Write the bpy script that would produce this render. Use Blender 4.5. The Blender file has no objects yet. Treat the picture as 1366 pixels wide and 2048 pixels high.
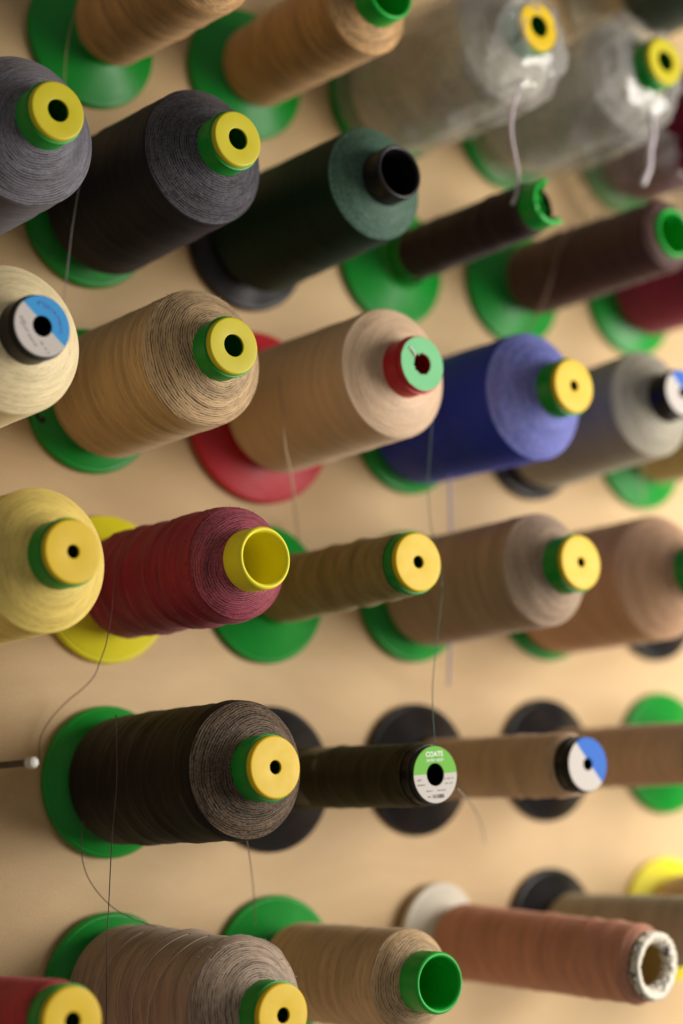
import bpy, bmesh, math, random
from mathutils import Vector, Matrix, Quaternion, noise
random.seed(7)
S = 0.045                      # metres per layout unit (one unit = radius of a cone's flange)
# layout axes: u to the right along the board, v up, w out of the board
def P(u, v, w): return Vector((u*S, -w*S, v*S))

# ------------------------------------------------------------ camera, world, light, exposure
sc = bpy.context.scene
C = bpy.context.collection
cam = bpy.data.cameras.new('camera'); camo = bpy.data.objects.new('camera', cam); C.objects.link(camo); sc.camera = camo
rt, up, bk = (0.78632, -0.06866, 0.61399), (-0.02716, 0.98900, 0.14538), (-0.61722, -0.13100, 0.77581)
m = Matrix.Identity(4)
for j, a in enumerate((rt, up, bk)):
    w_ = Vector((a[0], -a[2], a[1])).normalized()
    for i in range(3): m[i][j] = w_[i]
m.translation = P(-15.1106, -3.4408, 21.8931)
camo.matrix_world = m
cam.sensor_fit = 'VERTICAL'; cam.sensor_height = 36; cam.sensor_width = 24
cam.lens = 3785.6/2048*36
cam.clip_start = 0.02; cam.clip_end = 50
cam.dof.use_dof = True; cam.dof.focus_distance = 22.85*S; cam.dof.aperture_fstop = 2.6; cam.dof.aperture_blades = 0
sc.view_settings.view_transform = 'Standard'; sc.view_settings.look = 'None'
sc.view_settings.exposure = 0.0; sc.view_settings.gamma = 1.0

wd = bpy.data.worlds.new("World"); sc.world = wd; wd.use_nodes = True
wd.node_tree.nodes['Background'].inputs[0].default_value = (1.0, 0.94, 0.86, 1)
wd.node_tree.nodes['Background'].inputs[1].default_value = 0.17

def area(name, pos, target, sx, sy, power, col):
    l = bpy.data.lights.new(name, 'AREA'); l.shape = 'RECTANGLE'; l.size = sx*S; l.size_y = sy*S
    l.energy = power; l.color = col
    o = bpy.data.objects.new(name, l); C.objects.link(o); o.location = P(*pos)
    o.rotation_euler = (P(*target)-P(*pos)).to_track_quat('-Z', 'Y').to_euler()
    return o
area('window_light', (20, -2, 21.5), (5, 0, 0), 16, 19, 22.5, (1.0, 0.95, 0.88))

# ------------------------------------------------------------ materials
def lin(c):
    return tuple(((x/255)/12.92 if x/255 <= .04045 else ((x/255+.055)/1.055)**2.4) for x in c)+(1,)
def newmat(name):
    mt = bpy.data.materials.new(name); mt.use_nodes = True
    return mt, mt.node_tree.nodes, mt.node_tree.links, mt.node_tree.nodes['Principled BSDF']
_pl = {}
def plastic(name, col, rough=.38, sss=0.0):
    if name in _pl: return _pl[name]
    mt, n, l, b = newmat(name)
    tc = n.new('ShaderNodeTexCoord'); nz = n.new('ShaderNodeTexNoise'); nz.inputs['Scale'].default_value = 60; nz.inputs['Detail'].default_value = 5
    l.new(tc.outputs['Object'], nz.inputs['Vector'])
    mx = n.new('ShaderNodeMix'); mx.data_type = 'RGBA'
    c = lin(col); mx.inputs[6].default_value = tuple(x*.86 for x in c[:3])+(1,); mx.inputs[7].default_value = tuple(min(1, x*1.1+.004) for x in c[:3])+(1,)
    l.new(nz.outputs['Fac'], mx.inputs[0]); l.new(mx.outputs[2], b.inputs['Base Color'])
    mr = n.new('ShaderNodeMapRange'); mr.inputs['To Min'].default_value = rough-.08; mr.inputs['To Max'].default_value = rough+.14
    nz2 = n.new('ShaderNodeTexNoise'); nz2.inputs['Scale'].default_value = 180; nz2.inputs['Detail'].default_value = 4
    l.new(tc.outputs['Object'], nz2.inputs['Vector']); l.new(nz2.outputs['Fac'], mr.inputs['Value']); l.new(mr.outputs['Result'], b.inputs['Roughness'])
    b.inputs['Specular IOR Level'].default_value = .4
    bp = n.new('ShaderNodeBump'); bp.inputs['Strength'].default_value = .08; bp.inputs['Distance'].default_value = .0006
    l.new(nz2.outputs['Fac'], bp.inputs['Height']); l.new(bp.outputs['Normal'], b.inputs['Normal'])
    if sss: b.inputs['Subsurface Weight'].default_value = sss; b.inputs['Subsurface Radius'].default_value = (.006, .006, .003); b.inputs['Subsurface Scale'].default_value = .4
    _pl[name] = mt
    return mt
GREEN = plastic('green_plastic', (0, 146, 40), .34)
LIME = plastic('bright_green_plastic', (22, 172, 52), .34)
BLACK = plastic('black_plastic', (22, 19, 20), .30)
RED = plastic('red_plastic', (196, 32, 44), .36)
YEL = plastic('yellow_plastic', (240, 228, 36), .38)
LEMON = plastic('lemon_cap_plastic', (208, 194, 28), .42)
AMBER = plastic('amber_cap_plastic', (232, 194, 8), .46)
WHITE = plastic('white_plastic', (226, 218, 200), .5)
CREAMP = plastic('cream_plastic', (205, 190, 155), .5)
KRAFT = plastic('kraft_cardboard', (176, 148, 84), .85)
STEEL = plastic('dark_metal', (22, 13, 11), .4)
TIP = plastic('pale_metal_tip', (206, 200, 188), .3)
PAPERG = plastic('green_paper', (128, 206, 146), .75)
PAPERW = plastic('white_paper', (214, 206, 196), .6)
INK = plastic('dark_ink', (40, 38, 40), .7)
INKB = plastic('blue_violet_ink', (92, 92, 178), .7)
INKG = plastic('grey_ink', (128, 122, 120), .7)
INKW = plastic('white_ink', (236, 240, 224), .7)

_th = {}
def thread_mat(name, col, contrast=1.0, fine=1.0, sheen=.25, lint=.0, lint_lit_col=(.34, .275, .22)):  # lint amount also sets how much shoulder light is painted in
    if name in _th: return _th[name]
    mt, n, l, b = newmat(name)
    at = n.new('ShaderNodeAttribute'); at.attribute_name = 'wind'
    def tex(kx, ks, detail=2.0, rough=.5):
        mp = n.new('ShaderNodeMapping'); mp.inputs['Scale'].default_value = (kx, kx, ks)
        nz = n.new('ShaderNodeTexNoise'); nz.inputs['Scale'].default_value = 1.0; nz.inputs['Detail'].default_value = detail; nz.inputs['Roughness'].default_value = rough
        l.new(at.outputs['Vector'], mp.inputs['Vector']); l.new(mp.outputs['Vector'], nz.inputs['Vector'])
        return nz.outputs['Fac']
    a = tex(1.5, 72*fine, 2.0, .55); bb = tex(7.0, 120*fine, 2.0, .6); cc = tex(.6, 8.0, 3, .6); fz = tex(60, 60, 2, .6)
    # strand colour: gaps between strands are the shaded thread below them, fibres catch on top
    r = n.new('ShaderNodeValToRGB'); c = lin(col)
    r.color_ramp.elements[0].position = .40; r.color_ramp.elements[1].position = .60
    k0 = 1-.82*contrast; k1 = 1+.3*contrast
    r.color_ramp.elements[0].color = (k0, k0, k0, 1)
    r.color_ramp.elements[1].color = (k1, k1, k1, 1)
    e = r.color_ramp.elements.new(.47); e.color = (1, 1, 1, 1)
    def mth(op, x, y):
        q = n.new('ShaderNodeMath'); q.operation = op
        for i, v in enumerate((x, y)):
            if isinstance(v, (int, float)): q.inputs[i].default_value = v
            else: l.new(v, q.inputs[i])
        return q.outputs[0]
    # regular turns of thread, wandering a little
    wob = tex(1.3, 3.0, 2, .5); sp0 = n.new('ShaderNodeSeparateXYZ'); l.new(at.outputs['Vector'], sp0.inputs[0])
    wv = mth('SINE', mth('ADD', mth('MULTIPLY', sp0.outputs[2], 6.2832*40*fine), mth('MULTIPLY', wob, 15)), 0)
    h = mth('ADD', mth('ADD', mth('MULTIPLY', a, .42), mth('MULTIPLY', bb, .43)), mth('MULTIPLY_ADD' if False else 'MULTIPLY', wv, .07))
    h = mth('ADD', h, .075)
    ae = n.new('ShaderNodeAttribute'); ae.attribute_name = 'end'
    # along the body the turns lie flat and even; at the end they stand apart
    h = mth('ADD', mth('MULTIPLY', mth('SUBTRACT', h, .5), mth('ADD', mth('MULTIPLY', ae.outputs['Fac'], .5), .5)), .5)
    l.new(h, r.inputs['Fac'])
    hs = n.new('ShaderNodeMix'); hs.data_type = 'RGBA'; hs.blend_type = 'MULTIPLY'; hs.inputs[0].default_value = 1
    g = n.new('ShaderNodeMapRange'); g.inputs['From Min'].default_value = .3; g.inputs['From Max'].default_value = .7; g.inputs['To Min'].default_value = 1-.32*contrast; g.inputs['To Max'].default_value = 1+.28*contrast
    l.new(cc, g.inputs['Value'])
    cb = n.new('ShaderNodeCombineColor')
    for i in range(3): l.new(g.outputs['Result'], cb.inputs[i])
    l.new(r.outputs['Color'], hs.inputs[6]); l.new(cb.outputs['Color'], hs.inputs[7])
    # pale lint on the wound end; also paints the lit shoulder paler than the body
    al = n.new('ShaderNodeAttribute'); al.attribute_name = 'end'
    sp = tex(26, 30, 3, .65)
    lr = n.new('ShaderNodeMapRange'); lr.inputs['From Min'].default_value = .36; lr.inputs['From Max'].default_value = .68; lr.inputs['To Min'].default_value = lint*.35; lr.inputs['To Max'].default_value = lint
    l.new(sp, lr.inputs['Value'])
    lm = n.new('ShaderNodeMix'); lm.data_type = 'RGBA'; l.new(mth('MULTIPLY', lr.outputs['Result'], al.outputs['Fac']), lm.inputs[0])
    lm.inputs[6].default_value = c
    lm.inputs[7].default_value = tuple(.5*x+y for x, y in zip(c[:3], lint_lit_col))+(1,)
    fm = n.new('ShaderNodeMix'); fm.data_type = 'RGBA'; fm.blend_type = 'MULTIPLY'; fm.inputs[0].default_value = 1
    l.new(lm.outputs[2], fm.inputs[6]); l.new(hs.outputs[2], fm.inputs[7]); l.new(fm.outputs[2], b.inputs['Base Color'])
    b.inputs['Roughness'].default_value = .58
    b.inputs['Specular IOR Level'].default_value = .22 if sum(col) < 150 else .42
    b.inputs['Sheen Weight'].default_value = sheen; b.inputs['Sheen Roughness'].default_value = .35
    sh = tuple(.7*x+.2 for x in c[:3])+(1,); b.inputs['Sheen Tint'].default_value = sh
    hh = mth('ADD', h, mth('MULTIPLY', fz, .12))
    bp = n.new('ShaderNodeBump'); bp.inputs['Strength'].default_value = .8*contrast; bp.inputs['Distance'].default_value = .0009
    l.new(hh, bp.inputs['Height']); l.new(bp.outputs['Normal'], b.inputs['Normal'])
    _th[name] = mt
    return mt

def film_mat():
    mt, n, l, b = newmat('clear_plastic_film')
    out = n['Material Output']
    tr = n.new('ShaderNodeBsdfTransparent'); tr.inputs[0].default_value = (.93, .93, .92, 1)
    b.inputs['Base Color'].default_value = (.56, .55, .53, 1); b.inputs['Roughness'].default_value = .07
    b.inputs['Specular IOR Level'].default_value = 1.0; b.inputs['Coat Weight'].default_value = 1.0; b.inputs['Coat Roughness'].default_value = .04
    mx = n.new('ShaderNodeMixShader')
    tc = n.new('ShaderNodeTexCoord'); nz = n.new('ShaderNodeTexNoise'); nz.inputs['Scale'].default_value = 16; nz.inputs['Detail'].default_value = 3; nz.inputs['Distortion'].default_value = .8
    l.new(tc.outputs['Object'], nz.inputs['Vector'])
    mr = n.new('ShaderNodeMapRange'); mr.inputs['From Min'].default_value = .35; mr.inputs['From Max'].default_value = .72; mr.inputs['To Min'].default_value = .3; mr.inputs['To Max'].default_value = .5
    l.new(nz.outputs['Fac'], mr.inputs['Value']); l.new(mr.outputs['Result'], mx.inputs[0])
    bp = n.new('ShaderNodeBump'); bp.inputs['Strength'].default_value = 1.0; bp.inputs['Distance'].default_value = .009
    n3 = n.new('ShaderNodeTexNoise'); n3.noise_type = 'RIDGED_MULTIFRACTAL'; n3.inputs['Scale'].default_value = 22; n3.inputs['Detail'].default_value = 2; n3.inputs['Distortion'].default_value = .6
    l.new(tc.outputs['Object'], n3.inputs['Vector']); l.new(n3.outputs['Fac'], bp.inputs['Height']); l.new(bp.outputs['Normal'], b.inputs['Normal'])
    l.new(tr.outputs[0], mx.inputs[1]); l.new(b.outputs[0], mx.inputs[2]); l.new(mx.outputs[0], out.inputs['Surface'])
    return mt
FILM = film_mat()
def tail_mat():
    mt, n, l, b = newmat('milky_plastic')
    b.inputs['Base Color'].default_value = lin((214, 206, 212)); b.inputs['Roughness'].default_value = .35
    b.inputs['Subsurface Weight'].default_value = .3; b.inputs['Subsurface Scale'].default_value = .003
    return mt
TAIL = tail_mat()

def label_mat(name, ang, off, colA, colB):
    """flat print: two halves of a paper disc divided by a straight line"""
    mt, n, l, b = newmat(name)
    tc = n.new('ShaderNodeTexCoord'); sx = n.new('ShaderNodeSeparateXYZ'); l.new(tc.outputs['Object'], sx.inputs[0])
    a = n.new('ShaderNodeMath'); a.operation = 'MULTIPLY'; a.inputs[1].default_value = math.cos(ang)
    c = n.new('ShaderNodeMath'); c.operation = 'MULTIPLY_ADD'; c.inputs[1].default_value = math.sin(ang)
    l.new(sx.outputs[0], a.inputs[0]); l.new(sx.outputs[1], c.inputs[0]); l.new(a.outputs[0], c.inputs[2])
    g = n.new('ShaderNodeMath'); g.operation = 'GREATER_THAN'; g.inputs[1].default_value = off*S; l.new(c.outputs[0], g.inputs[0])
    mx = n.new('ShaderNodeMix'); mx.data_type = 'RGBA'; mx.inputs[6].default_value = lin(colB); mx.inputs[7].default_value = lin(colA)
    l.new(g.outputs[0], mx.inputs[0]); l.new(mx.outputs[2], b.inputs['Base Color']); b.inputs['Roughness'].default_value = .7; b.inputs['Specular IOR Level'].default_value = .15
    return mt

def torn_mat():
    mt, n, l, b = newmat('torn_printed_paper')
    tc = n.new('ShaderNodeTexCoord'); ck = n.new('ShaderNodeTexVoronoi'); ck.inputs['Scale'].default_value = 420
    l.new(tc.outputs['Object'], ck.inputs['Vector'])
    nz = n.new('ShaderNodeTexNoise'); nz.inputs['Scale'].default_value = 90; l.new(tc.outputs['Object'], nz.inputs['Vector'])
    ad = n.new('ShaderNodeMath'); ad.operation = 'MULTIPLY'; l.new(ck.outputs['Distance'], ad.inputs[0]); l.new(nz.outputs['Fac'], ad.inputs[1])
    r = n.new('ShaderNodeValToRGB'); r.color_ramp.elements[0].position = .12; r.color_ramp.elements[0].color = lin((54, 52, 84)); r.color_ramp.elements[1].position = .26; r.color_ramp.elements[1].color = lin((222, 212, 190))
    l.new(ad.outputs[0], r.inputs[0]); l.new(r.outputs[0], b.inputs['Base Color']); b.inputs['Roughness'].default_value = .8
    return mt
TORN = torn_mat()

def board_mat():
    mt, n, l, b = newmat('pale_wood_board')
    tc = n.new('ShaderNodeTexCoord'); mp = n.new('ShaderNodeMapping'); mp.inputs['Scale'].default_value = (3, 3, 7)
    l.new(tc.outputs['Object'], mp.inputs['Vector'])
    nz = n.new('ShaderNodeTexNoise'); nz.inputs['Scale'].default_value = 2.2; nz.inputs['Detail'].default_value = 8; nz.inputs['Roughness'].default_value = .62; nz.inputs['Distortion'].default_value = .5
    l.new(mp.outputs['Vector'], nz.inputs['Vector'])
    n2 = n.new('ShaderNodeTexNoise'); n2.inputs['Scale'].default_value = 900; n2.inputs['Detail'].default_value = 3; l.new(tc.outputs['Object'], n2.inputs['Vector'])
    r = n.new('ShaderNodeValToRGB'); r.color_ramp.elements[0].position = .3; r.color_ramp.elements[0].color = lin((206, 171, 121)); r.color_ramp.elements[1].position = .7; r.color_ramp.elements[1].color = lin((224, 192, 144))
    l.new(nz.outputs['Fac'], r.inputs[0])
    mx = n.new('ShaderNodeMix'); mx.data_type = 'RGBA'; mx.blend_type = 'MULTIPLY'; mx.inputs[0].default_value = .35
    l.new(r.outputs[0], mx.inputs[6]); l.new(n2.outputs['Color'], mx.inputs[7]); 
    r2 = n.new('ShaderNodeValToRGB'); r2.color_ramp.elements[0].position = .35; r2.color_ramp.elements[0].color = (.7, .7, .7, 1); r2.color_ramp.elements[1].position = .6; r2.color_ramp.elements[1].color = (1, 1, 1, 1)
    l.new(n2.outputs['Fac'], r2.inputs[0]); l.new(r2.outputs[0], mx.inputs[7])
    l.new(mx.outputs[2], b.inputs['Base Color']); b.inputs['Roughness'].default_value = .62
    bp = n.new('ShaderNodeBump'); bp.inputs['Strength'].default_value = .25; bp.inputs['Distance'].default_value = .0008
    l.new(n2.outputs['Fac'], bp.inputs['Height']); l.new(bp.outputs['Normal'], b.inputs['Normal'])
    return mt

# ------------------------------------------------------------ mesh helpers
def link(name, verts, faces, mat, parent=None, smooth=True, attr=None, end=None):
    me = bpy.data.meshes.new(name); me.from_pydata(verts, [], faces); me.update()
    if smooth: me.polygons.foreach_set('use_smooth', [True]*len(me.polygons))
    if attr is not None:
        a = me.attributes.new('wind', 'FLOAT_VECTOR', 'POINT'); a.data.foreach_set('vector', [c for t in attr for c in t])
    if end is not None:
        a = me.attributes.new('end', 'FLOAT', 'POINT'); a.data.foreach_set('value', end)
    me.materials.append(mat)
    o = bpy.data.objects.new(name, me); C.objects.link(o)
    if parent is not None: o.parent = parent
    return o

def lathe(name, prof, mat, parent, n=64, fn=None, close=False):
    """prof: list of (r, w) in layout units, local axis +Z out of the board. fn(r, w, theta) -> (r, w)"""
    V = []; F = []
    for (r, w) in prof:
        for i in range(n):
            t = 2*math.pi*i/n
            rr, ww = fn(r, w, t) if fn else (r, w)
            V.append((rr*math.cos(t)*S, rr*math.sin(t)*S, ww*S))
    k = len(prof)
    for j in range(k if close else k-1):
        a, b = j*n, ((j+1) % k)*n
        for i in range(n):
            i2 = (i+1) % n
            F.append((a+i, a+i2, b+i2, b+i))
    return link(name, V, F, mat, parent)

def rounded(pts, rad=.03, k=3):
    """round the corners of a profile polyline"""
    out = [pts[0]]
    for a, b, c in zip(pts, pts[1:], pts[2:]):
        A, B, D = Vector(a), Vector(b), Vector(c)
        d1, d2 = (A-B), (D-B); r = min(rad, d1.length*.45, d2.length*.45)
        p, q = B+d1.normalized()*r, B+d2.normalized()*r
        for i in range(k+1):
            t = i/k; out.append(tuple((1-t)**2*p+2*t*(1-t)*B+t*t*q))
    out.append(pts[-1]); return out

def winding(rb, rs, w0, ws, wn, rn, mat, parent, bands=0.0, seed=0, nband=9, n=112):
    """wound thread: body from w0 to shoulder ws, then cone down to neck (rn, wn)"""
    rnd = random.Random(seed)
    body = []
    L = ws-w0
    body += [(rn+.04, w0-.16), (rb*.8, w0-.17), (rb-.06, w0-.12), (rb-.015, w0-.04)]
    nb = 86
    for i in range(nb+1): body.append((rb+(rs-rb)*i/nb, w0+(L-.025)*i/nb))
    k = 8
    r1, w1 = rs, ws-.025                                # rounded shoulder
    dirc = Vector((rn-rs, wn-ws)).normalized()
    p2 = Vector((rs, ws))+dirc*.03
    for i in range(1, k+1):
        t = i/k; q = (1-t)**2*Vector((r1, w1))+2*t*(1-t)*Vector((rs, ws))+t*t*p2; body.append(tuple(q))
    m_ = 36
    for i in range(1, m_+1):
        t = i/m_; q = p2.lerp(Vector((rn-.012, wn)), t); bulge = .022*math.sin(math.pi*t)
        body.append((q[0]+bulge*.4, q[1]+bulge))
    # arc length
    s = [0]
    for a, b in zip(body, body[1:]): s.append(s[-1]+math.dist(a, b))
    edges = sorted(rnd.uniform(0, 1) for _ in range(nband)); steps = [rnd.uniform(.35, 1) for _ in range(nband+1)]
    skew = [rnd.uniform(-.09, .09) for _ in range(nband+1)]; ph = [rnd.uniform(0, 6.28) for _ in range(nband+1)]
    V = []; F = []; A = []; En = []
    sd = seed*3.7
    for j, (r, w) in enumerate(body):
        for i in range(n):
            t = 2*math.pi*i/n; c_, s_ = math.cos(t), math.sin(t)
            on_body = 4 <= j <= nb+4
            d = 0
            if on_body:
                x = (w-w0)/L
                if bands:
                    for e in range(nband):
                        xe = edges[e]+skew[e]*math.sin(t+ph[e])
                        z = (x-xe)/.075
                        if 0 <= z < 1: d += bands*steps[e]*(1-z)*min(1, z*12)
                d += .008*noise.noise(Vector((c_*1.2, s_*1.2, w*3+sd)))
                d += .0035*noise.noise(Vector((c_*1.8, s_*1.8, w*16+sd)))
            else:
                d += .006*noise.noise(Vector((c_*1.5, s_*1.5, s[j]*9+sd)))
            rr = r+d
            V.append((rr*c_*S, rr*s_*S, (w+(0 if on_body else d*.6))*S))
            tilt = .05*math.sin(t+seed)+.035*math.sin(2*t+seed*2.1)
            sh = s[j]*(1.15 if on_body else .8)+tilt
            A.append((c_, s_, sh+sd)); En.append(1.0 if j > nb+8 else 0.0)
    for j in range(len(body)-1):
        for i in range(n):
            i2 = (i+1) % n; F.append((j*n+i, j*n+i2, (j+1)*n+i2, (j+1)*n+i))
    return link('winding', V, F, mat, parent, attr=A, end=En)

def tube(name, pts, rad, mat, parent=None, sides=6, world=True, res=6, taper=False, attr=False):
    """smooth round strand through layout points"""
    P_ = [Vector(p) for p in pts]
    Q = []
    ext = [P_[0]*2-P_[1]]+P_+[P_[-1]*2-P_[-2]]
    for i in range(1, len(ext)-2):
        for k in range(res):
            t = k/res; a, b, c, d = ext[i-1:i+3]
            Q.append(.5*((2*b)+(-a+c)*t+(2*a-5*b+4*c-d)*t*t+(-a+3*b-3*c+d)*t**3))
    Q.append(P_[-1])
    conv = (lambda q: P(*q)) if world else (lambda q: Vector(q)*S)
    Q = [conv(q) for q in Q]
    V = []; F = []
    for i, q in enumerate(Q):
        d = (Q[min(i+1, len(Q)-1)]-Q[max(i-1, 0)]).normalized()
        x = d.cross(Vector((.31, .2, .93))).normalized(); y = d.cross(x)
        for k in range(sides):
            a = 2*math.pi*k/sides; V.append(tuple(q+(x*math.cos(a)+y*math.sin(a))*rad*S))
    for i in range(len(Q)-1):
        for k in range(sides):
            k2 = (k+1) % sides; F.append((i*sides+k, i*sides+k2, (i+1)*sides+k2, (i+1)*sides+k))
    # rounded ends
    for e, sgn in ((0, -1), (len(Q)-1, 1)):
        d = (Q[min(e+1, len(Q)-1)]-Q[max(e-1, 0)]).normalized(); V.append(tuple(Q[e]+d*sgn*rad*S*.9)); idx = len(V)-1
        for k in range(sides):
            k2 = (k+1) % sides; F.append((e*sides+k, e*sides+k2, idx))
    return link(name, V, F, mat, parent)

def text_mesh(name, s, size, loc, mat, parent, rot=0, shear=0, bold=0):
    cu = bpy.data.curves.new(name, 'FONT'); cu.body = s; cu.size = size*S; cu.align_x = 'CENTER'; cu.align_y = 'CENTER'; cu.shear = shear; cu.offset = bold*S
    cu.resolution_u = 3
    o = bpy.data.objects.new(name, cu); C.objects.link(o)
    dg = bpy.context.evaluated_depsgraph_get(); me = bpy.data.meshes.new_from_object(o.evaluated_get(dg))
    bpy.data.objects.remove(o); bpy.data.curves.remove(cu)
    me.materials.clear(); me.materials.append(mat)
    o = bpy.data.objects.new(name, me); C.objects.link(o); o.parent = parent
    o.location = (loc[0]*S, loc[1]*S, loc[2]*S); o.rotation_euler = (0, 0, rot)
    return o

def arc_text(name, s, size, rad, a0, a1, w, mat, parent):
    """letters set along an arc, joined into one flat print"""
    V = []; F = []
    for i, ch in enumerate(s):
        a = a0+(a1-a0)*i/(len(s)-1)
        t = text_mesh('letter', ch, size, (0, 0, 0), mat, parent)
        me = t.data; R = Matrix.Rotation(a-math.pi/2, 3, 'Z'); base = len(V)
        for v in me.vertices:
            q = R @ v.co; V.append((q.x+rad*math.cos(a)*S, q.y+rad*math.sin(a)*S, q.z+w*S))
        for p in me.polygons: F.append([base+k for k in p.vertices])
        bpy.data.objects.remove(t); bpy.data.meshes.remove(me)
    return link(name, V, F, mat, parent, smooth=False)

# ------------------------------------------------------------ the board
def board():
    x0, x1, z0, z1 = -14, 34, -14, 18
    V = [(x0*S, 0, z0*S), (x1*S, 0, z0*S), (x1*S, 0, z1*S), (x0*S, 0, z1*S)]
    V += [(x, .018, z) for x, _, z in V]
    F = [(0, 1, 2, 3), (7, 6, 5, 4), (0, 4, 5, 1), (1, 5, 6, 2), (2, 6, 7, 3), (3, 7, 4, 0)]
    o = link('wooden_board', V, F, board_mat(), smooth=False); o['kind'] = 'structure'
board()

# ------------------------------------------------------------ the cones
GROUP = 'thread cones on the pegs of the board'
def cone(base, tip, label, thread, flange=GREEN, fr=1.0, core=GREEN, rc=.37, body=(.85, .85, .45, 2.95), cap='amber', hole=.22,
         bands=.0, seed=1, contrast=1.0, fine=1.0, neck=None, wn=None, sheen=.55, lint=.12, lint_lit_col=(.34, .275, .22), nband=9, cat='thread cone', name='thread_cone'):
    e = bpy.data.objects.new(name, None); C.objects.link(e); e.empty_display_size = .01
    e['label'] = label; e['category'] = cat; e['group'] = GROUP
    b = P(base[0], base[1], .05); t = P(tip[0], tip[1], tip[2]); ax = (t-b).normalized()
    X = Vector((1, 0, 0)); Y = ax.cross(X).normalized(); X = Y.cross(ax).normalized()
    e.matrix_world = Matrix(((X.x, Y.x, ax.x, b.x), (X.y, Y.y, ax.y, b.y), (X.z, Y.z, ax.z, b.z), (0, 0, 0, 1)))
    L = (t-b).length/S
    rb, rs, w0, ws = body
    if flange is not None:
        pr = rounded([(fr-.06, -.03), (fr, -.03), (fr, .05), (fr-.03, .075), (fr-.06, .082), (fr-.065, .09), (.46, .30), (.43, .44)], .03)
        f = lathe('flange', pr, flange, e, 96)
    if neck is None: neck = L-.36
    rn = rc
    # core tube: collar outside, rim and inner wall
    if cap == 'broken':
        def cut(r, w, t_):
            a = (t_-math.radians(20)+math.pi) % (2*math.pi)-math.pi
            k = max(0, 1-abs(a)/1.25); k = min(1, k*1.7)
            lim = L-.02-.42*k-.04*noise.noise(Vector((t_*3, 0, 4.2)))
            return r, min(w, lim)
        pr = [(rc+.05, .3), (rc, neck-.1)]+[(rc+.01, neck+(L-neck)*i/6) for i in range(7)]+[(rc-.05, L-.02)]+[(rc-.055, L-.02-(L-neck)*i/6) for i in range(7)]+[(rc-.06, .4)]
        lathe('core_tube', pr, core, e, 96, cut)
    elif cap == 'open' or cap == 'torn':
        pr = rounded([(rc+.06, .3), (rc+.015, neck-.1), (rc+.012, L-.03), (rc-.02, L), (rc-.055, L-.03), (rc-.06, .3)], .02)
        lathe('core_tube', pr, core, e, 80)
    else:
        pr = rounded([(rc+.06, .3), (rc+.02, neck-.1), (rc+.002, L-.07), (rc-.04, L-.07), (rc-.06, L-.12), (rc-.06, .3)], .015)
        lathe('core_tube', pr, core, e, 80)
        lathe('collar_ring', rounded([(rc+.01, L-.115), (rc+.022, L-.11), (rc+.022, L-.085), (rc, L-.08)], .008), core, e, 80)
    h = hole*rc*2
    if cap in ('amber', 'lemon'):
        mt = AMBER if cap == 'amber' else LEMON
        pr = rounded([(rc-.03, L-.1), (rc-.005, L-.075), (rc-.005, L-.02), (rc-.022, L), (h, L), (h, L-.035), (h+.06, L-.04), (rc-.06, L-.05)], .012, 4)
        lathe('cap', pr, mt, e, 80)
    elif cap in ('label', 'labelgreen', 'greenpaper'):
        kk = RED if cap == 'greenpaper' else BLACK
        pr = rounded([(rc-.03, L-.1), (rc, L-.075), (rc, L-.008), (rc-.006, L-.002), (h, L-.006), (h, L-.035), (h+.05, L-.04), (rc-.06, L-.05)], .008, 4)
        lathe('cap', pr, kk, e, 80)
    if cap == 'torn':
        def rag(r, w, t_):
            q = noise.noise(Vector((math.cos(t_)*3, math.sin(t_)*3, r*9))); z = noise.noise(Vector((math.cos(t_)*11, math.sin(t_)*11, w*4)))
            return r+.03*q+.02*z, w+.035*z+.02*q
        pr = [(rc+.03, neck+.02), (rc+.05, neck+.15), (rc+.05, L-.1), (rc+.045, L), (rc+.0, L+.03), (rc-.07, L+.01), (rc-.12, L-.05), (rc-.11, L-.12)]
        lathe('torn_paper_sleeve', pr, TORN, e, 120, rag)
        def rag2(r, w, t_):
            q = noise.noise(Vector((math.cos(t_)*4, math.sin(t_)*4, 2.2))); z = noise.noise(Vector((math.cos(t_)*13, math.sin(t_)*13, 7)))
            return r+(.05*q+.025*z)*(1 if r < rc-.02 else .3), w+.02*z
        lathe('paper_rim', [(rc+.052, L-.06), (rc+.05, L+.045), (rc-.0, L+.055), (rc-.05, L+.03)], WHITE, e, 120, rag2)
    if wn is None: wn = neck+.02
    tm = thread_mat(thread[0], thread[1], contrast, fine, sheen, lint, lint_lit_col)
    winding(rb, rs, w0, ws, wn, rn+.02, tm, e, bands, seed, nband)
    e['L'] = L
    return e

def disc_label(e, mat, rc, hole, name='label', ragged=False, dz=.0015):
    L = e['L']; h = hole*rc*2
    def fn(r, w, t):
        if not ragged: return r, w
        if r > rc*.7: return r+.012*noise.noise(Vector((math.cos(t)*5, math.sin(t)*5, 3))), w
        a = (t-2.35+math.pi) % (2*math.pi)-math.pi                 # a tear at the upper left of the hole
        q = .05*max(0, 1-abs(a)/.3)
        return r+.02*noise.noise(Vector((math.cos(t)*4, math.sin(t)*4, 9)))-.035*max(0, 1-abs(a+.45)/.2)+q, w
    T_ = L+dz+.002
    pr = [(h+.004, L-.0055+dz), (h+.005, T_-.001), (h+.009, T_), (h+.02, T_), (rc*.5+h*.5, T_), (rc-.03, T_), (rc-.014, T_), (rc-.010, T_-.001), (rc-.008, L-.0045+dz)]
    return lathe(name, pr, mat, e, 96, fn)

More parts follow.
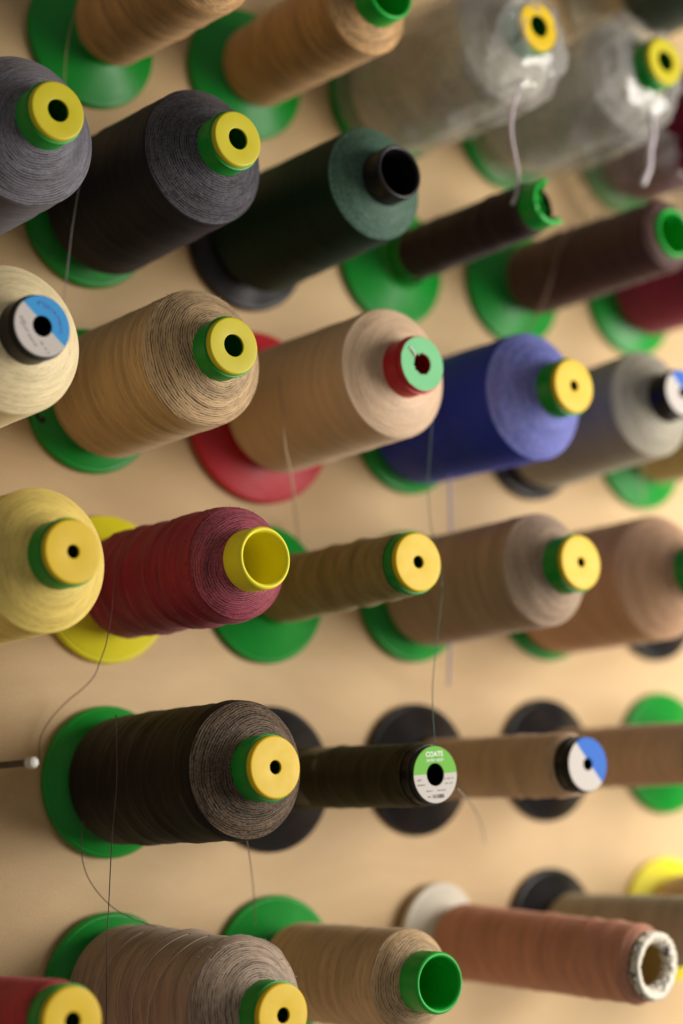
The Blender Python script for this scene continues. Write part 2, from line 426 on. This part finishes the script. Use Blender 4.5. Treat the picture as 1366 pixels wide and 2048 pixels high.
def small_line(e, w, x0, y0, length, ang, mat, n=5, th=.012, seed=0, name='small_print'):
    """a row of print too small to read"""
    rnd = random.Random(seed); V = []; F = []; x = 0
    while x < length:
        bw = rnd.uniform(.012, .026); hh = rnd.uniform(.6, 1)*th
        for (a, b) in ((x, -hh), (x+bw, -hh), (x+bw, hh), (x, hh)):
            V.append(((x0+a*math.cos(ang)-b*math.sin(ang))*S, (y0+a*math.sin(ang)+b*math.cos(ang))*S, w*S))
        k = len(V)-4; F.append((k, k+1, k+2, k+3)); x += bw+rnd.choice((.008, .008, .03))
    return link(name, V, F, mat, e, smooth=False)

def fuzz(e, mat, rr, w, t0, t1, count, length, seed):
    """stray fibre ends standing off the shoulder"""
    rnd = random.Random(seed); V = []; F = []
    for _ in range(count):
        t = rnd.uniform(t0, t1); ww = w+rnd.gauss(0, .1); r = rr if ww < w else rr-(ww-w)*1.0
        p = Vector((r*math.cos(t), r*math.sin(t), ww)); d = Vector((math.cos(t)+rnd.gauss(0, .7), math.sin(t)+rnd.gauss(0, .7), rnd.gauss(.2, .7))).normalized()
        ln = length*rnd.uniform(.4, 1.3); sd = d.cross(Vector((rnd.random(), rnd.random(), 1))).normalized()*.0035
        bend = Vector((rnd.gauss(0, .4), rnd.gauss(0, .4), rnd.gauss(0, .4)))*ln
        prev = None
        for k in range(4):
            q = p+d*ln*k/3+bend*(k/3)**2
            V.extend([tuple((q-sd)*S), tuple((q+sd)*S), tuple((q+sd.cross(d))*S)])
            i = len(V)-3
            if prev is not None:
                for a, b in ((0, 1), (1, 2), (2, 0)): F.append((prev+a, prev+b, i+b, i+a))
            prev = i
    o = link('lint', V, F, mat, e, smooth=False); o['kind'] = 'stuff'
    return o

def strand_loops(e, mat, rb, items):
    for (w, skew, ph, t0, t1) in items:
        pts = []
        for k in range(26):
            t = t0+(t1-t0)*k/25; pts.append(((rb+.012)*math.cos(t), (rb+.012)*math.sin(t), w+skew*math.sin(t+ph)))
        tube('loose_strand', pts, .0065, mat, e, 5, world=False, res=2)

# row A (top)
cone((-1.64, 6.85), (-1.64, 6.85, 3.65), 'caramel brown thread cone cut off by the top edge, on the topmost left green flange', ('thread_caramel', (188, 144, 90)), body=(.58, .68, .6, 2.95), cap='open', bands=.012, seed=11, core=LIME)
cone((1.0, 6.8), (.95, 6.78, 3.56), 'caramel brown thread cone with open bright green core tube at the top edge', ('thread_caramel', (188, 144, 90)), body=(.6, .68, .35, 2.95), cap='open', seed=12, core=LIME)
A3 = cone((3.6, 6.8), (3.62, 6.78, 3.65), 'grey beige thread cone wrapped in a clear bag, with its yellow cap showing through film', ('thread_stone', (206, 198, 180)), body=(.9, .9, .45, 2.9), seed=13, contrast=.6)
A4 = cone((6.25, 6.75), (6.27, 6.74, 3.65), 'grey beige cone in a clear bag, yellow cap poking out at the right edge', ('thread_greystone', (190, 184, 168)), body=(.84, .84, .45, 2.8), cap='lemon', seed=14, contrast=.6)
A5 = cone((9.0, 6.7), (9.0, 6.7, 3.65), 'deep maroon thread cone at the right edge, bagged in crumpled clear film at its base', ('thread_maroon', (104, 0, 44)), body=(.9, .9, .45, 2.9), seed=15)
cone((9.0, 9.35), (9.0, 9.35, 3.65), 'dark grey green thread cone at the top right corner, behind the bagged cones', ('thread_slate_green', (62, 78, 66)), flange=CREAMP, body=(.82, .82, 1.15, 2.9), seed=16, core=CREAMP)
# row B
cone((-4.36, 4.2), (-4.34, 4.22, 3.64), 'grey thread cone with yellow cap cut off by the left edge', ('thread_grey', (84, 80, 88)), rc=.357, body=(.92, .92, .45, 2.8), cap='lemon', hole=.19, lint=.34, lint_lit_col=(.28, .26, .30), seed=21, bands=.006, contrast=.9)
cone((-1.85, 4.24), (-1.83, 4.26, 3.67), 'charcoal grey thread cone with yellow wide-holed cap on a green flange', ('thread_charcoal', (34, 30, 36)), rc=.358, body=(.93, .88, .5, 2.86), cap='lemon', hole=.19, lint=.36, lint_lit_col=(.28, .26, .30), sheen=.15, seed=22, bands=.006, contrast=1.0)
cone((.83, 4.19), (.81, 4.23, 3.63), 'dark forest green thread cone with open black core tube and black flange', ('thread_forest', (8, 44, 28)), flange=BLACK, fr=1.02, core=BLACK, rc=.36, body=(.84, .78, .42, 3.02), cap='open', lint=.5, lint_lit_col=(.19, .33, .24), sheen=.15, seed=23, contrast=.5)
cone((3.59, 4.19), (3.6, 4.2, 3.62), 'nearly used up dark brown thread cone with a broken bright green collar', ('thread_darkbrown', (48, 32, 32)), rc=.33, body=(.4, .38, .65, 3.1), cap='broken', core=LIME, seed=24, bands=.012, contrast=.6)
cone((6.17, 4.1), (6.17, 4.06, 3.62), 'reddish dark brown thread cone with open bright green core tube at right edge', ('thread_chestnut', (78, 42, 36)), rc=.36, body=(.6, .53, .55, 3.4), cap='open', core=LIME, seed=25, bands=.02, neck=3.36, wn=3.48)
cone((8.94, 4.14), (8.94, 4.14, 3.65), 'wine red thread cone going out of frame below the reddish brown one', ('thread_wine', (130, 0, 62)), body=(.72, .72, .45, 2.95), seed=26)
# row C
C1 = cone((-4.69, 1.62), (-4.69, 1.64, 3.64), 'cream thread cone with black cap and half blue, half white label', ('thread_cream', (240, 220, 172)), flange=BLACK, core=BLACK, rc=.36, body=(.9, .88, .45, 2.9), cap='label', hole=.165, seed=31, contrast=.35, sheen=.3)
C2 = cone((-1.95, 1.65), (-2.01, 1.66, 3.56), 'sandy beige thread cone with yellow wide-holed cap, in sharp focus at left', ('thread_sand', (188, 156, 114)), rc=.362, body=(.87, .87, .5, 2.78), cap='lemon', hole=.192, lint=0.14, seed=32, bands=.006, contrast=1.0)
C3 = cone((.86, 1.59), (.89, 1.63, 3.68), 'pale pinkish beige thread cone with torn green paper disc on a red collar', ('thread_rosebeige', (214, 182, 148)), flange=RED, fr=1.27, core=RED, rc=.37, body=(.9, .88, .5, 3.04), cap='greenpaper', hole=.19, seed=33, bands=.004, contrast=.3)
cone((3.64, 1.56), (3.66, 1.53, 3.69), 'royal blue thread cone with yellow cap on a green flange', ('thread_blue', (0, 44, 172)), rc=.385, body=(.9, .92, .35, 2.82), hole=.1, lint=.75, lint_lit_col=(.36, .36, .46), seed=34, contrast=.4, sheen=.4)
C5 = cone((6.24, 1.47), (6.12, 1.63, 3.5), 'grey olive thread cone with black cap and blue and white label at right edge', ('thread_greyolive', (164, 158, 140)), flange=BLACK, fr=.93, core=BLACK, rc=.355, body=(.82, .82, .4, 2.76), cap='label', hole=.11, lint=0.25, seed=35, contrast=.4)
cone((8.84, 1.47), (8.84, 1.47, 3.65), 'olive tan thread cone leaving the right edge above a bright green flange', ('thread_olivetan', (176, 158, 108)), body=(.62, .7, .45, 2.95), seed=36, contrast=.4)
# row D
cone((-4.5, -.95), (-4.44, -.91, 3.65), 'pale yellow thread cone with amber yellow cap at the left edge', ('thread_paleyellow', (244, 214, 110)), rc=.373, body=(.86, .84, .45, 2.9), hole=.105, seed=41, contrast=.35, sheen=.3)
D2 = cone((-1.86, -.92), (-1.82, -.95, 3.68), 'burgundy thread cone with wide open yellow core tube on a yellow flange', ('thread_burgundy', (136, 4, 48)), flange=YEL, core=YEL, rc=.37, body=(.68, .70, .5, 3.04), cap='open', lint=.40, lint_lit_col=(.5, .22, .24), seed=42, bands=.042, contrast=1.0, nband=11)
cone((.76, -.98), (.68, -.96, 3.56), 'thin olive green thread cone with amber cap over a wide green flange', ('thread_olive', (140, 128, 74)), rc=.387, body=(.46, .42, .45, 3.22), hole=.105, seed=43, bands=.022, wn=3.26, neck=3.24)
cone((3.48, -1.02), (3.49, -.95, 3.7), 'cocoa brown thread cone with glossy amber cap, right of the thin olive one', ('thread_cocoa', (166, 140, 116)), rc=.385, body=(.8, .8, .42, 2.92), hole=.09, lint=.34, seed=44, bands=.012, contrast=.5)
cone((6.34, -1.05), (6.2, -1.0, 3.62), 'warm tan brown thread cone with green collar at the right edge', ('thread_tanbrown', (194, 154, 120)), body=(.93, .94, .32, 2.56), hole=.1, seed=45, bands=.01, contrast=.4)
cone((8.86, -1.16), (8.9, -1.1, 3.65), 'thin thread cone on a small black flange, low behind the tan brown cone', ('thread_darkbrown', (48, 32, 32)), flange=BLACK, fr=.95, core=BLACK, body=(.42, .40, .45, 3.0), seed=46, cap='label', hole=.15)
# row E
cone((-1.99, -3.48), (-1.92, -3.44, 3.74), 'dark espresso brown thread cone with amber cap on a green flange, in sharp focus', ('thread_espresso', (20, 12, 8)), rc=.378, body=(.83, .83, .4, 3.1), hole=.108, lint=.46, lint_lit_col=(.38, .26, .165), sheen=.15, seed=51, bands=.016, contrast=1.25, nband=14)
E2 = cone((.66, -3.6), (.64, -3.67, 3.62), 'thin dark olive thread cone whose label is green above and white below', ('thread_darkolive', (52, 46, 18)), flange=BLACK, fr=1.02, core=BLACK, rc=.366, body=(.42, .40, .45, 3.28), cap='labelgreen', hole=.19, sheen=.15, seed=52, bands=.018, wn=3.32, neck=3.3)
E3 = cone((3.36, -3.62), (3.35, -3.69, 3.63), 'thin tan thread cone with black cap and blue and white label', ('thread_tan', (198, 166, 134)), flange=BLACK, fr=.98, core=BLACK, rc=.368, body=(.44, .43, .45, 3.28), cap='label', hole=.11, seed=53, bands=.016, contrast=.5, wn=3.32, neck=3.3)
cone((6.04, -3.62), (6.04, -3.66, 3.65), 'thin light brown thread cone on a black flange, leaving the right edge', ('thread_lightbrown', (190, 162, 134)), flange=BLACK, fr=.96, core=BLACK, body=(.46, .45, .45, 3.28), cap='label', hole=.15, seed=54, bands=.014, contrast=.5, wn=3.32, neck=3.3)
cone((8.76, -3.65), (8.78, -3.65, 3.65), 'bright green flange behind the thin light brown thread cone at right edge', ('thread_lightbrown', (190, 162, 134)), body=(.42, .41, .45, 3.2), seed=55, wn=3.3, neck=3.25)
# row F (bottom)
cone((-4.75, -6.05), (-4.72, -5.98, 3.62), 'red thread cone with amber cap cut off by the bottom left corner', ('thread_red', (176, 26, 44)), rc=.372, body=(.44, .43, .45, 3.2), hole=.13, seed=61, wn=3.26, neck=3.24)
F1 = cone((-2.12, -6.16), (-2.04, -6.27, 3.75), 'taupe thread cone with fuzzy shoulder and amber cap at the bottom edge', ('thread_taupe', (160, 138, 118)), rc=.368, body=(.86, .82, .4, 2.96), hole=.12, lint=.3, seed=62, bands=.034, nband=10)
cone((.53, -6.2), (.5, -6.23, 3.59), 'tan thread cone with wide open green core tube at the bottom', ('thread_camel', (196, 164, 122)), rc=.37, body=(.64, .64, .6, 2.94), cap='open', core=LIME, seed=63, bands=.014, contrast=.8)
F3 = cone((3.54, -6.12), (4.0, -6.42, 3.92), 'rust brown thread cone on a white flange with torn white paper rim', ('thread_rust', (198, 136, 110)), flange=WHITE, fr=.82, core=KRAFT, rc=.40, body=(.55, .53, .5, 3.7), cap='torn', seed=64, bands=.02, contrast=.5, neck=3.74, wn=3.82)
cone((5.88, -6.2), (5.9, -6.2, 3.65), 'grey olive thread cone on a black flange, behind the rust brown one', ('thread_drab', (158, 152, 128)), flange=BLACK, fr=.9, core=BLACK, body=(.52, .5, .45, 3.2), cap='label', hole=.15, seed=65, contrast=.5)
cone((8.5, -6.35), (8.5, -6.3, 3.65), 'tan thread cone on a pale yellow flange in the bottom right corner', ('thread_camel', (196, 164, 122)), flange=YEL, core=YEL, body=(.72, .72, .4, 2.95), cap='open', seed=66)

# ------------------------------------------------------------ labels and print on the caps
BL = (70, 158, 222); WH = (208, 200, 192)
disc_label(C1, label_mat('blue_white_label', math.radians(46), .035, BL, WH), .36, .165)
Lc = C1['L']+.006
arc_text('lettering', 'Gütermann', .078, .245, math.radians(78), math.radians(-12), Lc, INKB, C1)
tube('logo_mark', [(-.03, .245, Lc+.001), (-.035, .275, Lc+.001), (.0, .285, Lc+.001), (.03, .27, Lc+.001)], .004, INKB, C1, 4, world=False, res=3)
for k, (x, y, ln, an) in enumerate([(-.27, .09, .09, -.9), (-.27, .03, .12, -.9), (-.18, -.11, .15, -.95), (-.03, -.18, .17, -.95)]):
    small_line(C1, Lc, x, y, ln, an, INKG, seed=k, th=.011)
GR = (118, 188, 78)
disc_label(E2, label_mat('green_white_label', math.radians(90), .01, GR, (206, 199, 191)), .366, .19)
Le = E2['L']+.006
text_mesh('lettering', 'COATS', .088, (0, .255, Le), INKW, E2, bold=.003)
text_mesh('lettering', 'terko satin', .066, (0, .185, Le), INKW, E2, shear=.3, bold=.001)
text_mesh('lettering', 'H1080', .07, (.03, -.275, Le), INK, E2, bold=.001)
text_mesh('lettering', 'ART', .04, (-.265, -.06, Le), INKG, E2)
text_mesh('lettering', 'NR', .036, (-.12, -.275, Le), INKG, E2)
for k, (x, y, ln) in enumerate([(-.3, -.12, .12), (.15, -.06, .13), (.15, -.12, .12), (-.16, -.2, .12), (.02, -.2, .15)]):
    small_line(E2, Le, x, y, ln, 0, INKG, seed=20+k, th=.01)
# paper nick lifted at the right edge of the label
BL2 = (66, 116, 204)
disc_label(E3, label_mat('pale_blue_white_label', math.radians(38), .035, BL2, WH), .368, .11)
disc_label(C5, label_mat('blue_white_label_faded', math.radians(38), .035, BL2, WH), .355, .11)
disc_label(C3, PAPERG, .37, .19, ragged=True, name='paper_disc')
Lr = C3['L']+.006
tube('paper_tear', [(-.2, .2, Lr), (-.16, .16, Lr+.004), (-.12, .1, Lr+.004)], .018, PAPERW, C3, 6, world=False, res=3)
# black marker stroke on the flange of the sandy beige cone
def on_flange(r, t): return (r*math.cos(t), r*math.sin(t), .075+(1-r-.03)*.225/.51+.012)
tube('marker_mark', [on_flange(.93, 3.15), on_flange(.93, 3.3), on_flange(.92, 3.45), on_flange(.89, 3.55), on_flange(.86, 3.5)], .022, INK, C2, 6, world=False, res=4)
tube('marker_mark', [on_flange(.88, 3.12), on_flange(.88, 3.25), on_flange(.87, 3.33)], .02, INK, C2, 6, world=False, res=4)

fuzz(F1, thread_mat('thread_taupe', (0, 0, 0)), .82, 2.9, .9, 2.6, 150, .04, 1)
fuzz(F1, thread_mat('thread_taupe', (0, 0, 0)), .8, 3.0, -3.1, 3.1, 120, .03, 2)
fuzz(D2, thread_mat('thread_burgundy', (0, 0, 0)), .70, 3.02, 1.0, 4.2, 120, .03, 3)
fuzz(C2, thread_mat('thread_sand', (0, 0, 0)), .87, 2.76, .9, 3.6, 90, .028, 4)
fuzz(E2, thread_mat('thread_darkolive', (0, 0, 0)), .41, 3.2, 1.0, 2.2, 60, .03, 5)
fuzz(E3, thread_mat('thread_tan', (0, 0, 0)), .44, 3.0, 1.0, 2.2, 60, .03, 6)
pale = thread_mat('thread_pale_strand', (196, 178, 156), .3)
strand_loops(F1, pale, .845, [(2.25, .22, .3, 1.7, 3.9), (1.95, .16, .8, 1.7, 3.9), (1.6, .12, .2, 1.7, 3.9), (1.45, -.1, .9, 2.2, 3.9), (1.1, .1, .5, 1.8, 3.8)])

# ------------------------------------------------------------ bags
def bag(label, base, w0, w1, r0, r1, seed, wtip, rtip, kk=.9, drop=.0):
    e = bpy.data.objects.new('plastic_bag', None); C.objects.link(e); e['label'] = label; e['category'] = 'plastic bag'; e['group'] = 'clear bags over the thread cones'
    b = P(base[0], base[1], 0)
    e.matrix_world = Matrix(((1, 0, 0, b.x), (0, 0, -1, b.y), (0, 1, 0, b.z), (0, 0, 0, 1)))
    n = 150; prof = []
    for i in range(90): t = i/89; prof.append((r0+(r1-r0)*t, w0+(w1-w0)*t))
    for i in range(1, 36): t = i/35; prof.append((r1+(rtip-r1)*t, w1+(wtip-w1)*math.sin(t*math.pi/2)**.8))
    def fn(r, w, t):
        v = Vector((math.cos(t)*r*1.5, math.sin(t)*r*1.5, w*.8+seed*5))
        a = noise.noise(v*1.0)*.09
        k = kk+1.0*max(0, (w-w1)/(wtip-w1))
        rd = ((1-abs(noise.noise(v*1.3+Vector((3, 1, 2))))*3)*.05+(1-abs(noise.noise(v*3.0))*3)*.02)*k
        g = drop*max(0, -math.sin(t))*min(1, max(0, (w-w0)/(w1-w0)))
        return r+a+rd+g, w+.05*noise.noise(v*2.3)
    lathe('bag_film', prof, FILM, e, n, fn)
    return e
b3 = bag('crumpled clear plastic bag over the top middle grey beige thread cone', (3.6, 6.8), .25, 3.0, 1.02, 1.0, 1, 3.66, .30, drop=.06)
b4 = bag('clear plastic bag over the grey beige thread cone at the top right', (6.25, 6.78), .3, 2.95, 1.05, .98, 2, 3.4, .42, drop=.05)
b5 = bag('clear plastic bag bunched round the base of the maroon thread cone', (8.95, 6.6), .15, 1.7, 1.2, 1.05, 3, 2.1, .95, kk=2.4, drop=.2)

def strand(name, pts, rad, mat, label, cat='thread', parent=None):
    o = tube(name, pts, rad, mat, parent, 8, res=8)
    if parent is None: o['label'] = label; o['category'] = cat
    return o
T = {
'cord': [(3.79, 6.34, 3.1), (3.58, 6.006, 3.2), (3.309, 5.628, 3.3), (3.23, 5.268, 3.3), (3.268, 4.905, 3.3), (3.296, 4.63, 3.3), (3.247, 4.367, 3.3), (3.141, 4.192, 3.3)],
'cord2': [(6.324, 6.08, 3.2), (6.235, 5.717, 3.3), (6.13, 5.425, 3.3), (6.07, 5.141, 3.3), (5.903, 4.868, 3.3)],
}
strand('hanging_cord', T['cord'], .027, TAIL, 'pale lilac plastic tie hanging down from the top middle clear bag', 'cord')
strand('hanging_cord', T['cord2'], .05, TAIL, 'blurred white plastic tie hanging from the clear bag at the right edge', 'cord')
def tm(nm, c): 
    mt, n, l, b = newmat(nm); b.inputs['Base Color'].default_value = lin(c); b.inputs['Roughness'].default_value = .6; b.inputs['Sheen Weight'].default_value = .5
    return mt
strand('loose_thread', [(1.598, 1.065, 3.0), (1.863, .722, 2.6), (1.943, .165, 2.4), (1.797, -.492, 2.6), (1.549, -1.123, 3.0), (1.324, -1.799, 3.1), (.999, -2.464, 3.3), (.738, -2.92, 3.55), (.606, -3.29, 3.7)], .006, tm('loose_green', (70, 104, 84)), 'dark green thread hanging from the pinkish beige cone to the green and white label')
strand('loose_thread', [(1.058, -3.862, 3.55), (2.099, -4.097, 2.6), (3.156, -4.381, 1.6), (4.298, -4.813, .4)], .008, tm('loose_green_b', (88, 110, 88)), 'fine green thread end trailing lower right from the green and white label')
strand('loose_thread', [(2.973, 1.66, 1.75), (3.36, 1.02, 1.3), (3.497, .157, 1.1), (3.517, -.802, 1.0), (3.51, -1.535, .9), (3.636, -2.404, .6)], .014, tm('loose_violet', (120, 126, 200)), 'blurred violet blue thread hanging straight down below the royal blue cone')
strand('loose_thread', [(-2.811, -.64, 1.9), (-2.892, -1.263, 1.9), (-2.83, -1.74, 1.6), (-2.70, -1.96, 1.2), (-2.56, -2.12, .8), (-2.52, -2.25, .45), (-2.66, -2.41, .25), (-2.867, -2.634, .15), (-3.01, -2.884, .12), (-3.031, -3.202, .1)], .007, tm('loose_wine', (112, 46, 50)), 'fine wine red thread curling from the burgundy cone over its yellow flange')
strand('loose_thread', [(-2.875, -2.671, 1.8), (-3.062, -3.461, 2.05), (-3.085, -4.173, 1.9), (-3.11, -4.885, 1.8), (-3.259, -5.395, 1.95), (-3.302, -6.38, 1.9)], .007, tm('loose_brown', (62, 44, 34)), 'dark brown thread hanging straight from the espresso cone across the taupe cone')
strand('loose_thread', [(-2.7, -3.937, .6), (-2.865, -4.147, .8), (-2.867, -4.427, .8), (-2.774, -4.696, .8), (-2.587, -4.967, .85), (-2.35, -5.158, .9), (-2.051, -5.311, 1.0), (-1.874, -5.397, 1.3)], .0065, tm('loose_brown_b', (74, 54, 42)), 'dark brown thread looping from under the espresso cone onto the taupe cone')
strand('loose_thread', [(-1.408, -4.236, 2.3), (-1.089, -4.456, 1.9), (-.561, -4.948, 1.2), (-.209, -5.513, .7)], .007, tm('loose_brown_c', (96, 72, 50)), 'short fine brown thread between the black flange and the green flange below')
strand('loose_thread', [(.233, 2.25, 1.6), (-.03, 1.7, 1.75), (.0, 1.2, 1.75), (.063, .85, 1.7), (.495, .6, 1.2), (.907, .394, .7), (1.228, .138, .3), (1.4, -.2, .1)], .015, tm('loose_beige', (214, 182, 146)), 'pale beige thread crossing the pinkish beige cone and its red flange')
strand('loose_thread', [(-2.5, 4.75, 1.6), (-2.80, 4.25, 1.55), (-2.816, 3.747, 1.3), (-2.72, 3.436, 1.0), (-2.619, 3.117, .7), (-2.512, 2.6, .3), (-2.5, 2.3, .1)], .006, tm('loose_silver', (178, 172, 178)), 'pale grey thread hanging below the charcoal grey cone')
strand('loose_thread', [(-2.22, 7.2, .85), (-2.294, 6.903, .75), (-2.318, 6.597, .6), (-2.334, 6.274, .5), (-2.318, 5.955, .4), (-2.3, 5.5, .2), (-2.25, 5.0, .05)], .006, tm('loose_caramel', (180, 148, 96)), 'pale thread across the topmost left green flange')
strand('loose_thread', [(5.65, 4.55, 2.0), (5.56, 4.128, 1.75), (5.6, 3.784, 1.5), (5.72, 3.45, 1.1), (5.85, 3.0, .4)], .016, tm('loose_brown_d', (140, 104, 88)), 'blurred brown thread hanging over the reddish dark brown cone')
strand('loose_thread', [(7.969, 1.06, .9), (8.022, .828, .8), (8.355, .551, .5)], .014, tm('loose_mint', (160, 190, 140)), 'faint thread over the green flange at the right edge')

# ------------------------------------------------------------ the bare peg at the left edge
pe = bpy.data.objects.new('peg', None); C.objects.link(pe); pe['label'] = 'bare dark metal peg with pale tip at the left edge'; pe['category'] = 'peg'
b = P(-4.6, -3.2, 0); pe.matrix_world = Matrix(((1, 0, 0, b.x), (0, 0, -1, b.y), (0, 1, 0, b.z), (0, 0, 0, 1)))
lathe('rod', [(.042, -.1), (.042, 2.72)], STEEL, pe, 24)
lathe('tip', rounded([(.03, 2.7), (.066, 2.705), (.068, 2.80), (.055, 2.83), (.001, 2.835)], .015), TIP, pe, 32)
